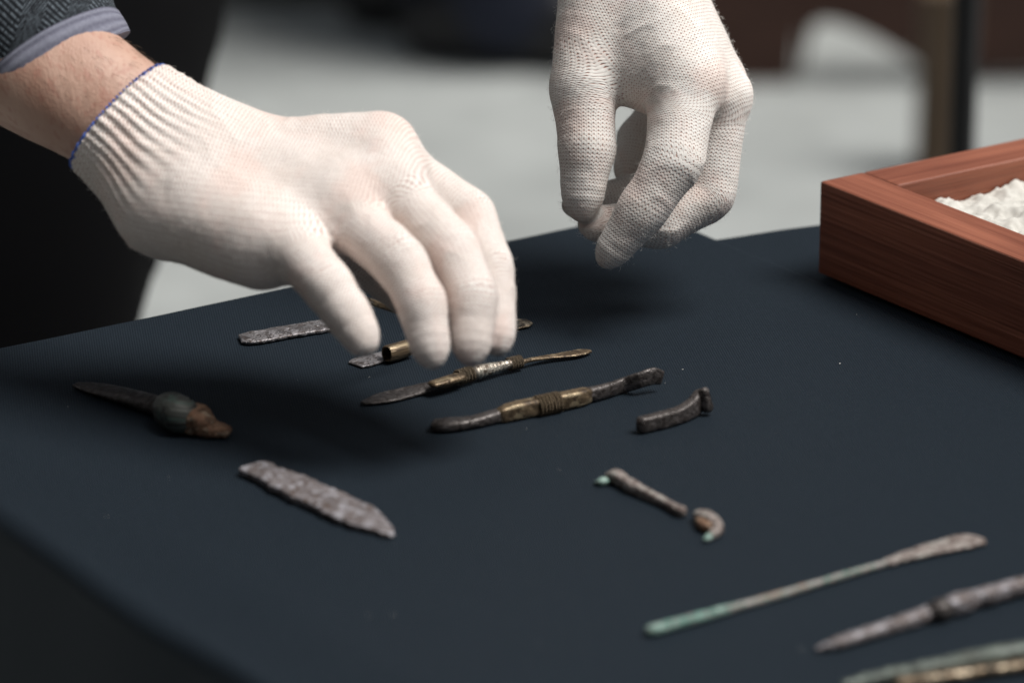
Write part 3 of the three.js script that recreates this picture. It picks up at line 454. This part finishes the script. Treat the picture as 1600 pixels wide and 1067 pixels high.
{ const o = tool('iron_spike', 'grey iron spike with a pointed end and knobbed middle, in the lower right', 'tool', [0.1554, 0.75, 0.3185]);
  mesh('point', bar([[0.1139, 0.7512, 0.3516, 0.000984, 0.000936], [0.1217, 0.7523, 0.3481, 0.002624, 0.002028], [0.1356, 0.7526, 0.3384, 0.002788, 0.00234], [0.1495, 0.7531, 0.3290, 0.003116, 0.002808], [0.1604, 0.7534, 0.3204, 0.00328, 0.00312]], { n: 2.6, rough: 0.0005, freq: 250, sub: 10 }), greyIronMat, o);
  mesh('knob', bar([[0.1592, 0.7536, 0.3227, 0.003444, 0.003276], [0.1622, 0.7544, 0.3214, 0.004264, 0.004056], [0.1656, 0.7536, 0.3170, 0.003444, 0.003276]], { n: 2.4, rough: 0.0005, freq: 300, sub: 8 }), darkIronMat, o);
  mesh('shank', bar([[0.1645, 0.7537, 0.3180, 0.003444, 0.003432], [0.1701, 0.7544, 0.3151, 0.004264, 0.004056], [0.1768, 0.7537, 0.3085, 0.00328, 0.003432], [0.1812, 0.7540, 0.3067, 0.003936, 0.003744], [0.1873, 0.7537, 0.3021, 0.003444, 0.003432], [0.2070, 0.7539, 0.2896, 0.003772, 0.003588]], { n: 2.6, rough: 0.0005, freq: 250, sub: 8 }), greyIronMat, o); }
{ const o = tool('green_bronze_tool', 'thick green and brown bronze tool cut by the bottom right corner', 'tool', [0.165, 0.75, 0.3703]);
  mesh('body', bar([[0.1217, 0.7523, 0.3885, 0.002296, 0.002028], [0.1358, 0.7528, 0.3814, 0.002788, 0.002496], [0.1552, 0.7533, 0.3737, 0.00328, 0.002964], [0.1748, 0.7537, 0.3653, 0.003772, 0.003432], [0.2019, 0.7540, 0.3558, 0.0041, 0.003744]], { n: 2.6, rough: 0.0006, freq: 250, sub: 12 }), darkGreenMat, o);
  mesh('underside', bar([[0.1413, 0.7523, 0.3862, 0.00246, 0.002028], [0.1594, 0.7526, 0.3799, 0.00328, 0.00234], [0.1982, 0.7530, 0.3676, 0.00369, 0.002652]], { n: 2.6, rough: 0.0006, freq: 250, sub: 12 }), darkBronzeMat, o); }
{ const o = tool('wood_handled_blade', 'dark iron blade with a grey green collar and broken brown wooden handle end, in shadow', 'tool', [-0.147, 0.75, 0.1005]);
  mesh('iron_blade', bar([[-0.1887, 0.7513, 0.0607, 0.003, 0.001], [-0.1798, 0.7517, 0.0667, 0.006, 0.0014], [-0.1649, 0.7527, 0.0800, 0.0066, 0.0024], [-0.1475, 0.7543, 0.0988, 0.0055, 0.004]], { n: 2.4, rough: 0.0004, freq: 200, sub: 10 }), darkIronMat, o);
  mesh('collar', bar([[-0.1453, 0.7565, 0.1057, 0.0066, 0.0062], [-0.1444, 0.7579, 0.1103, 0.0078, 0.0076], [-0.1417, 0.7580, 0.1145, 0.0079, 0.0077], [-0.1393, 0.7580, 0.1176, 0.0079, 0.0077], [-0.1390, 0.7567, 0.1149, 0.0066, 0.0064]], { n: 2.2, rough: 0.0003, freq: 250, sub: 8, seg: 32, cap: false }), greyGreenMat, o);
  mesh('wooden_handle', bar([[-0.1393, 0.7559, 0.1142, 0.0058, 0.0056], [-0.1336, 0.7563, 0.1185, 0.0064, 0.006], [-0.1298, 0.7553, 0.1204, 0.006, 0.005], [-0.1260, 0.7533, 0.1212, 0.0062, 0.003], [-0.1205, 0.7525, 0.1229, 0.004, 0.0022]], { n: 3, rough: 0.0012, freq: 300, edge: 0.0012, sub: 14, seg: 36 }), rustMat, o); }
{ const o = tool('iron_point', 'flat grey corroded iron point with notched edges, lying alone at the lower left', 'blade', [-0.0777, 0.75, 0.1981]);
  mesh('blade', bar([[-0.1072, 0.7521, 0.1642, 0.0068, 0.0018], [-0.0941, 0.7523, 0.1795, 0.0082, 0.002], [-0.0831, 0.7523, 0.1929, 0.0092, 0.002], [-0.0695, 0.7521, 0.2088, 0.0098, 0.0018], [-0.0609, 0.7519, 0.2192, 0.0094, 0.0016], [-0.0540, 0.7516, 0.2285, 0.0056, 0.0013], [-0.0498, 0.7514, 0.2349, 0.0028, 0.0011], [-0.0479, 0.7512, 0.2375, 0.0012, 0.0009]], { n: 5, rough: 0.0001, freq: 500, edge: 0.0015, sub: 14, seg: 40 }), greyIronMat, o); }
{ // a small piece held behind the fingertips
  const o = thing('bronze_sliver', 'small bronze sliver pinched behind the bent fingers, glimpsed between them', 'fragment', [-0.0582, 0.785, 0.0513]);
  mesh('body', bar([[...[-0.066, 0.793, 0.0645], 0.0014, 0.001], [...[-0.0608, 0.7874, 0.0558], 0.0022, 0.0014], [...[-0.0447, 0.7757, 0.0387], 0.0022, 0.0014]], { n: 3, rough: 0.0002, freq: 300 }), bronzeMat, o); }
{ // specks of lint and dust on the cloth
  const g = new THREE.IcosahedronGeometry(1, 0), N = 26, m = new THREE.InstancedMesh(g, fuzzMat, N), M = new THREE.Matrix4(), q = new THREE.Quaternion();
  for (let i = 0; i < N; i++) { const p = along(-0.43 + 0.42 * rnd(), 0.02 + 0.55 * rnd()), r = 0.00012 + 0.0003 * Math.pow(rnd(), 5); q.setFromEuler(new THREE.Euler(0, rnd() * 6, 0)); M.compose(new THREE.Vector3(p.x, 0.7505, p.z), q, new THREE.Vector3(r * (1 + 1.5 * rnd()), r * 0.6, r)); m.setMatrixAt(i, M); }
  m.name = 'lint'; m.userData.kind = 'stuff'; tag(m, 'tiny pale specks of lint scattered over the black cloth', 'lint'); scene.add(m);
}

// ---------------------------------------------------------------- the person behind the table
const person = thing('person', 'person in a grey herringbone jacket and white knitted gloves reaching over the table', 'person', [-0.437, 0, -1.9984]);
{ // hand on the left of the picture
  const g = gloveGeometry({
    wrist: [-0.1404, 0.8486, 0.0631], cuffEnd: [-0.1683, 0.8693, 0.0506], wristSide: [-0.6, -0.55, 0.55], wristR: [0.011, 0.0225], cuffR: [0.009, 0.021], lateral: [-0.5, -0.35, 0.78], dorsal: [0.3, 0.9, 0.35],
    carpals: [[...[-0.1289, 0.8544, 0.0484], 0.0165], [...[-0.1296, 0.8506, 0.0603], 0.0165], [...[-0.1317, 0.8463, 0.0713], 0.0165], [...[-0.1338, 0.8426, 0.0821], 0.016]],
    fingers: [
      [[...[-0.0552, 0.8552, 0.0661], 0.0132], [...[-0.0183, 0.8372, 0.0903], 0.0115], [...[-0.0096, 0.8222, 0.1136], 0.0104], [...[-0.0064, 0.8007, 0.1348], 0.0086]],
      [[...[-0.0505, 0.8486, 0.0906], 0.0128], [...[-0.025, 0.8306, 0.117], 0.0118], [...[-0.0167, 0.8169, 0.1345], 0.0106], [...[-0.0169, 0.8003, 0.1456], 0.0088]],
      [[...[-0.0695, 0.8415, 0.1037], 0.0125], [...[-0.047, 0.8316, 0.1336], 0.0115], [...[-0.0373, 0.819, 0.1475], 0.0104], [...[-0.0335, 0.8033, 0.1583], 0.0086]],
      [[...[-0.0915, 0.8342, 0.1221], 0.0125], [...[-0.0767, 0.8256, 0.1441], 0.0108], [...[-0.0681, 0.8162, 0.1538], 0.0098], [...[-0.0627, 0.8092, 0.1594], 0.0088]],
    ],
    thumb: [[...[-0.1156, 0.8425, 0.0451], 0.017], [...[-0.0827, 0.8185, 0.0513], 0.0135], [...[-0.0519, 0.8053, 0.0729], 0.0118], [...[-0.0296, 0.796, 0.1047], 0.0095]],
    palm: [[[...[-0.0763, 0.8579, 0.0599], 0.0105], [...[-0.0565, 0.8608, 0.0641], 0.0128]], [[...[-0.0649, 0.8474, 0.0794], 0.011], [...[-0.0523, 0.8514, 0.0833], 0.0128]], [[...[-0.0861, 0.8397, 0.0927], 0.0105], [...[-0.0708, 0.8443, 0.0985], 0.0122]], [[...[-0.1455, 0.8372, 0.083], 0.019], [...[-0.1066, 0.8315, 0.1135], 0.0175]], [[...[-0.1089, 0.841, 0.0679], 0.018], [...[-0.0755, 0.8387, 0.0877], 0.016]]],
    cell: 0.0013, wrinkle: 0.0005,
  });
  fuzz(mesh('glove', g, gloveFineMat, person, 'finely knitted cream glove on the hand with bent fingers'), 9000, 0.8);
}
{ // hand on the right of the picture
  const thumb = [[...[0.0404, 0.8943, -0.0714], 0.0195], [...[0.0322, 0.8548, -0.0471], 0.0152], [...[0.0335, 0.831, -0.0335], 0.0128], [...[0.0318, 0.8099, -0.0262], 0.0098]]; thumb.side = [1, 0, 0.3]; thumb.dorsal = [-0.3, 0, 1];
  const g = gloveGeometry({
    wrist: [0.0538, 0.9152, -0.0946], cuffEnd: [0.048, 0.9508, -0.107], wristSide: [1, 0, 0.3], wristR: [0.011, 0.022], cuffR: [0.01, 0.021], lateral: [0.1, 0.1, -1], dorsal: [1, 0.3, 0.2],
    carpals: [[...[0.0534, 0.9079, -0.0762], 0.018], [...[0.0594, 0.9054, -0.0859], 0.018], [...[0.0584, 0.9031, -0.101], 0.017], [...[0.0544, 0.8994, -0.1156], 0.016]],
    fingers: [
      [[...[0.0778, 0.8586, -0.041], 0.0158], [...[0.0725, 0.8299, -0.0172], 0.0130], [...[0.0591, 0.8101, -0.0103], 0.0112], [...[0.0453, 0.7905, -0.0088], 0.0084]],
      [[...[0.0949, 0.8465, -0.0601], 0.0130], [...[0.0891, 0.8042, -0.0453], 0.0122], [...[0.0669, 0.7929, -0.0361], 0.0108], [...[0.0397, 0.795, -0.0315], 0.0086]],
      [[...[0.0937, 0.8452, -0.0861], 0.0128], [...[0.0859, 0.8021, -0.0817], 0.0115], [...[0.0587, 0.7953, -0.074], 0.0102], [...[0.0316, 0.7944, -0.0631], 0.0078]],
      [[...[0.0843, 0.8466, -0.1078], 0.0125], [...[0.07, 0.8215, -0.1149], 0.0105], [...[0.0588, 0.8131, -0.1067], 0.0096], [...[0.0547, 0.8028, -0.0925], 0.0082]],
    ],
    thumb,
    palm: [[[...[0.0433, 0.8779, -0.0657], 0.017], [...[0.0689, 0.8643, -0.0504], 0.0155]], [[...[0.0374, 0.8602, -0.0543], 0.0135], [...[0.072, 0.8561, -0.0528], 0.0135]], [[...[0.0555, 0.8824, -0.0938], 0.018], [...[0.0763, 0.8576, -0.0957], 0.016]]],
    cell: 0.0013, wrinkle: 0.0005,
  });
  fuzz(mesh('glove', g, gloveOpenMat, person, 'openly knitted cream glove on the hand hanging with curled fingers'), 9000, 1.1);
}
{ // forearm, its cuff stitching and hairs
  mesh('forearm', bar([[...[-0.1363, 0.8468, 0.0637], 0.028, 0.022], [...[-0.1696, 0.8698, 0.0483], 0.0275, 0.0225], [...[-0.2011, 0.8849, 0.0293], 0.0315, 0.027], [...[-0.2613, 0.9024, -0.0404], 0.036, 0.032], [...[-0.3274, 0.9305, -0.0925], 0.04, 0.036]], { n: 2.1, rough: 0.0006, freq: 40, seg: 48, sub: 14, sideHint: [-0.6, -0.55, 0.55] }), skinMat, person);
  // blue overlocked edge
  const c = V([-0.1683, 0.8693, 0.0506]), w = V([-0.1404, 0.8486, 0.0631]), ax = c.clone().sub(w).normalize(), s = V([-0.6, -0.55, 0.55]); s.addScaledVector(ax, -s.dot(ax)).normalize(); const n = new THREE.Vector3().crossVectors(ax, s), out = [];
  const K = 84; for (let i = 0; i < K; i++) { const a = i / K * 2 * Math.PI, e = 0.0285 + 0.0006 * Math.sin(i * 2.1), p = (da, d, r) => c.clone().addScaledVector(s, Math.cos(a + da) * e * r).addScaledVector(n, Math.sin(a + da) * 0.0222 * r).addScaledVector(ax, d);
    out.push(new THREE.TubeGeometry(new THREE.CatmullRomCurve3([p(-0.01, -0.0016, 1.03), p(0.012, 0.0004, 1.05), p(0.03, 0.0012, 1.0), p(0.045, 0.0002, 0.94)]), 6, 0.00042, 5)); }
  mesh('cuff_stitching', mergeGeometries(out), blueThreadMat, person);
  const hairs = []; for (let i = 0; i < 90; i++) { const t = 0.75 * rnd(), a = Math.PI * (0.35 + 0.8 * rnd()), q = c.clone().lerp(V([-0.2011, 0.8849, 0.0293]), t), r1 = mix(0.0275, 0.0315, t), r2 = mix(0.0225, 0.027, t), o = s.clone().multiplyScalar(Math.cos(a) * r1).addScaledVector(n, Math.sin(a) * r2), u = o.clone().normalize(), p0 = q.add(o); const l = 0.003 + 0.004 * rnd();
    hairs.push(new THREE.TubeGeometry(new THREE.QuadraticBezierCurve3(p0, p0.clone().addScaledVector(u, l * 0.35).addScaledVector(ax, -l * 0.4), p0.clone().addScaledVector(u, l * 0.4).addScaledVector(ax, -l)), 5, 0.00005, 4)); }
  const hm = mesh('arm_hair', mergeGeometries(hairs), hairMat, person); hm.userData.kind = 'stuff';
  // sleeve and its ribbed edging
  const e0 = V([-0.1993, 0.8816, 0.0093]), sd = V([-0.515 * 0, 0, 0]);
  const path = [[...[-0.1994, 0.8885, 0.0227], 0.0345, 0.030], [...[-0.2162, 0.9107, 0.0076], 0.041, 0.037], [...[-0.26, 0.9343, -0.0409], 0.05, 0.048], [...[-0.3338, 0.9685, -0.1481], 0.056, 0.055], [...[-0.3725, 1.088, -0.3803], 0.068, 0.068], [-0.46, 1.36, -0.64, 0.085, 0.085]];
  mesh('sleeve', bar(path, { n: 2.1, rough: 0.0016, freq: 28, seg: 60, sub: 16, cap: false, sideHint: [-0.75, -0.3, 0.6] }), jacketMat, person);
  mesh('sleeve_edging', bar([[...[-0.1949, 0.8821, 0.026], 0.0353, 0.0308], [...[-0.1971, 0.8856, 0.0248], 0.0357, 0.0312], [...[-0.1997, 0.8889, 0.0226], 0.0361, 0.0316]], { n: 2.1, rough: 0.0008, freq: 40, seg: 60, sub: 8, cap: false, sideHint: [-0.75, -0.3, 0.6] }), trimMat, person);
  mesh('forearm', bar([[...[0.0536, 0.9136, -0.0887], 0.026, 0.021], [...[0.0478, 0.9574, -0.104], 0.0275, 0.0225], [...[0.0297, 1.0418, -0.1863], 0.036, 0.033]], { n: 2.1, seg: 40, sub: 10 , sideHint: [1, 0, 0.3] }), skinMat, person);
  mesh('sleeve', bar([[...[0.0423, 0.9745, -0.1205], 0.036, 0.034], [...[0.0267, 1.0418, -0.1863], 0.05, 0.048], [...[0, 1.1418, -0.327], 0.06, 0.06], [-0.08, 1.36, -0.64, 0.085, 0.085]], { n: 2.1, rough: 0.0016, freq: 28, seg: 48, sub: 14, cap: false , sideHint: [1, 0, 0.3] }), jacketMat, person);
  // the body bent over the table
  mesh('jacket', bar([[-0.34, 0.95, -0.95, 0.17, 0.13], [-0.34, 1.12, -0.88, 0.175, 0.125], [-0.31, 1.3, -0.74, 0.19, 0.125], [-0.27, 1.42, -0.6, 0.2, 0.11], [-0.25, 1.47, -0.53, 0.11, 0.08]], { n: 2.3, rough: 0.004, freq: 14, seg: 48, sub: 10, sideHint: [1, 0, 0] }), jacketMat, person);
  mesh('head', bar([[-0.25, 1.46, -0.57, 0.058, 0.06], [-0.225, 1.5, -0.48, 0.06, 0.066], [-0.21, 1.52, -0.4, 0.074, 0.1], [-0.2, 1.51, -0.33, 0.078, 0.1], [-0.2, 1.49, -0.28, 0.06, 0.075]], { n: 2.1, seg: 36, sub: 8, sideHint: [1, 0, 0] }), skinMat, person);
  mesh('hair', bar([[-0.22, 1.57, -0.47, 0.07, 0.06], [-0.21, 1.585, -0.39, 0.084, 0.08], [-0.2, 1.565, -0.3, 0.072, 0.075]], { n: 2.1, rough: 0.003, freq: 60, seg: 36, sub: 8, sideHint: [1, 0, 0] }), hairMat, person);
  // trousers
  mesh('trousers', bar([[...[-0.5565, 0.03, -2.0199], 0.11, 0.1], [...[-0.3443, 0.4166, -0.5404], 0.115, 0.11], [...[-0.3324, 0.5644, -0.5707], 0.115, 0.12], [...[-0.3418, 0.6271, -0.7514], 0.142, 0.14], [...[-0.3521, 0.6823, -0.9294], 0.17, 0.15]], { n: 2.2, rough: 0.004, freq: 12, seg: 48, sub: 10, sideHint: [1, 0, 0] }), trouserMat, person);
}

// ---------------------------------------------------------------- far things
{ // a dark building stands behind the photographer, to the left: the near sides of things face it
  const g = new THREE.BoxGeometry(7, 3.6, 0.3); g.rotateY(Math.atan2(0.825, -0.565)); g.translate(0.1427 - 0.825 * 2.1, 1.8, -0.094 + 0.565 * 2.1);
  tag(mesh('building_wall', g, buildingMat), 'plain dark wall behind the photographer, left of the table', 'wall'); }
{ const o = thing('person', 'bystander in dark blue trousers and black shoes standing far behind the hands', 'person', [-0.0302, 0, -3.2179]);
  for (const p of [V([-0.0649, 0, -3.281]), V([0.0089, 0, -3.1396])]) {
    mesh('shoe', bar([[p.x - 0.11, 0.038, p.z - 0.03, 0.036, 0.035], [p.x - 0.04, 0.05, p.z - 0.015, 0.042, 0.05], [p.x + 0.05, 0.05, p.z + 0.01, 0.046, 0.05], [p.x + 0.11, 0.032, p.z + 0.03, 0.04, 0.028]], { n: 2.6, seg: 24 }), shoeMat, o);
    mesh('trouser_leg', bar([[p.x - 0.01, 0.075, p.z - 0.02, 0.075, 0.085], [p.x - 0.01, 0.45, p.z - 0.05, 0.085, 0.1], [p.x, 0.9, p.z - 0.1, 0.1, 0.12]], { n: 2.2, rough: 0.006, freq: 14, seg: 24, sideHint: [1, 0, 0] }), jeansMat, o);
  } }
{ // low stool: a wide end board, an arched front board and a narrow front leg
  const o = thing('low_stool', 'low dark reddish brown wooden stool with an arched front board, far behind the tray', 'stool', [0.3576, 0, -2.9225]);
  const a = V([0.2699, 0, -3.0582]), b = V([0.4583, 0, -2.7218]), k = 5.13 / 7000;                    // metres per pixel of the photograph there
  const board = (name, pts, z, thick, mat) => { const sh = new THREE.Shape(pts.map((p) => new THREE.Vector2(...p))); const g = new THREE.ExtrudeGeometry(sh, { depth: thick, bevelEnabled: true, bevelSize: 0.003, bevelThickness: 0.003, bevelSegments: 2 }); g.translate(0, 0, z); return mesh(name, g, mat, o); };
  board('end_board', [[a.x - 0.056, 0], [a.x + 0.05, 0], [a.x + 0.058, 0.1], [a.x + 0.058, 0.2], [a.x - 0.056, 0.2]], a.z - 0.03, 0.03, benchMat);
  const arch = []; for (let i = 0; i <= 14; i++) { const t = i / 14; arch.push([mix(a.x + 0.061, b.x + 0.02, t), 0.012 + 0.062 * Math.pow(Math.sin(Math.PI * Math.pow(t, 0.42)), 0.8)]); }
  board('front_board', [...arch, [b.x + 0.35, 0.016], [b.x + 0.35, 0.2], [a.x + 0.061, 0.2]], a.z - 0.028, 0.026, benchMat);
  board('seat', [[a.x - 0.08, 0.203], [b.x + 0.4, 0.203], [b.x + 0.4, 0.225], [a.x - 0.08, 0.225]], a.z - 0.05, 0.06, benchMat);
  mesh('leg', bar([[b.x, 0, b.z, 0.024, 0.03], [b.x + 0.004, 0.1, b.z, 0.027, 0.03], [b.x + 0.006, 0.2, b.z, 0.03, 0.03]], { n: 6, cap: false, sideHint: [1, 0, 0] }), tanMat, o);
}
{ const p = V([-0.078, 0, -3.4054]), g = new THREE.BoxGeometry(7, 0.45, 0.4); g.translate(p.x + 0.5, 0.225, p.z - 0.2); tag(mesh('low_wall', g, lowWallMat), 'low dark grey brown wall at the far side of the pavement', 'wall'); }
{ const o = thing('pole', 'thin black metal pole standing behind the wooden tray', 'pole', [0.4053, 0, -1.8639]); const p = V([0.3034, 0.5885, -1.0027]);
  mesh('shaft', bar([[p.x, 0.01, p.z, 0.009, 0.009], [p.x, 0.7, p.z, 0.009, 0.009], [p.x, 0.76, p.z, 0.0108, 0.0108], [p.x + 0.003, 1.6, p.z, 0.011, 0.011]], { sideHint: [1, 0, 0] }), poleMat, o);
  const q = new THREE.CylinderGeometry(0.12, 0.13, 0.012, 40); q.translate(p.x, 0.006, p.z); mesh('foot_plate', q, poleMat, o); }

renderer.render(scene, camera);
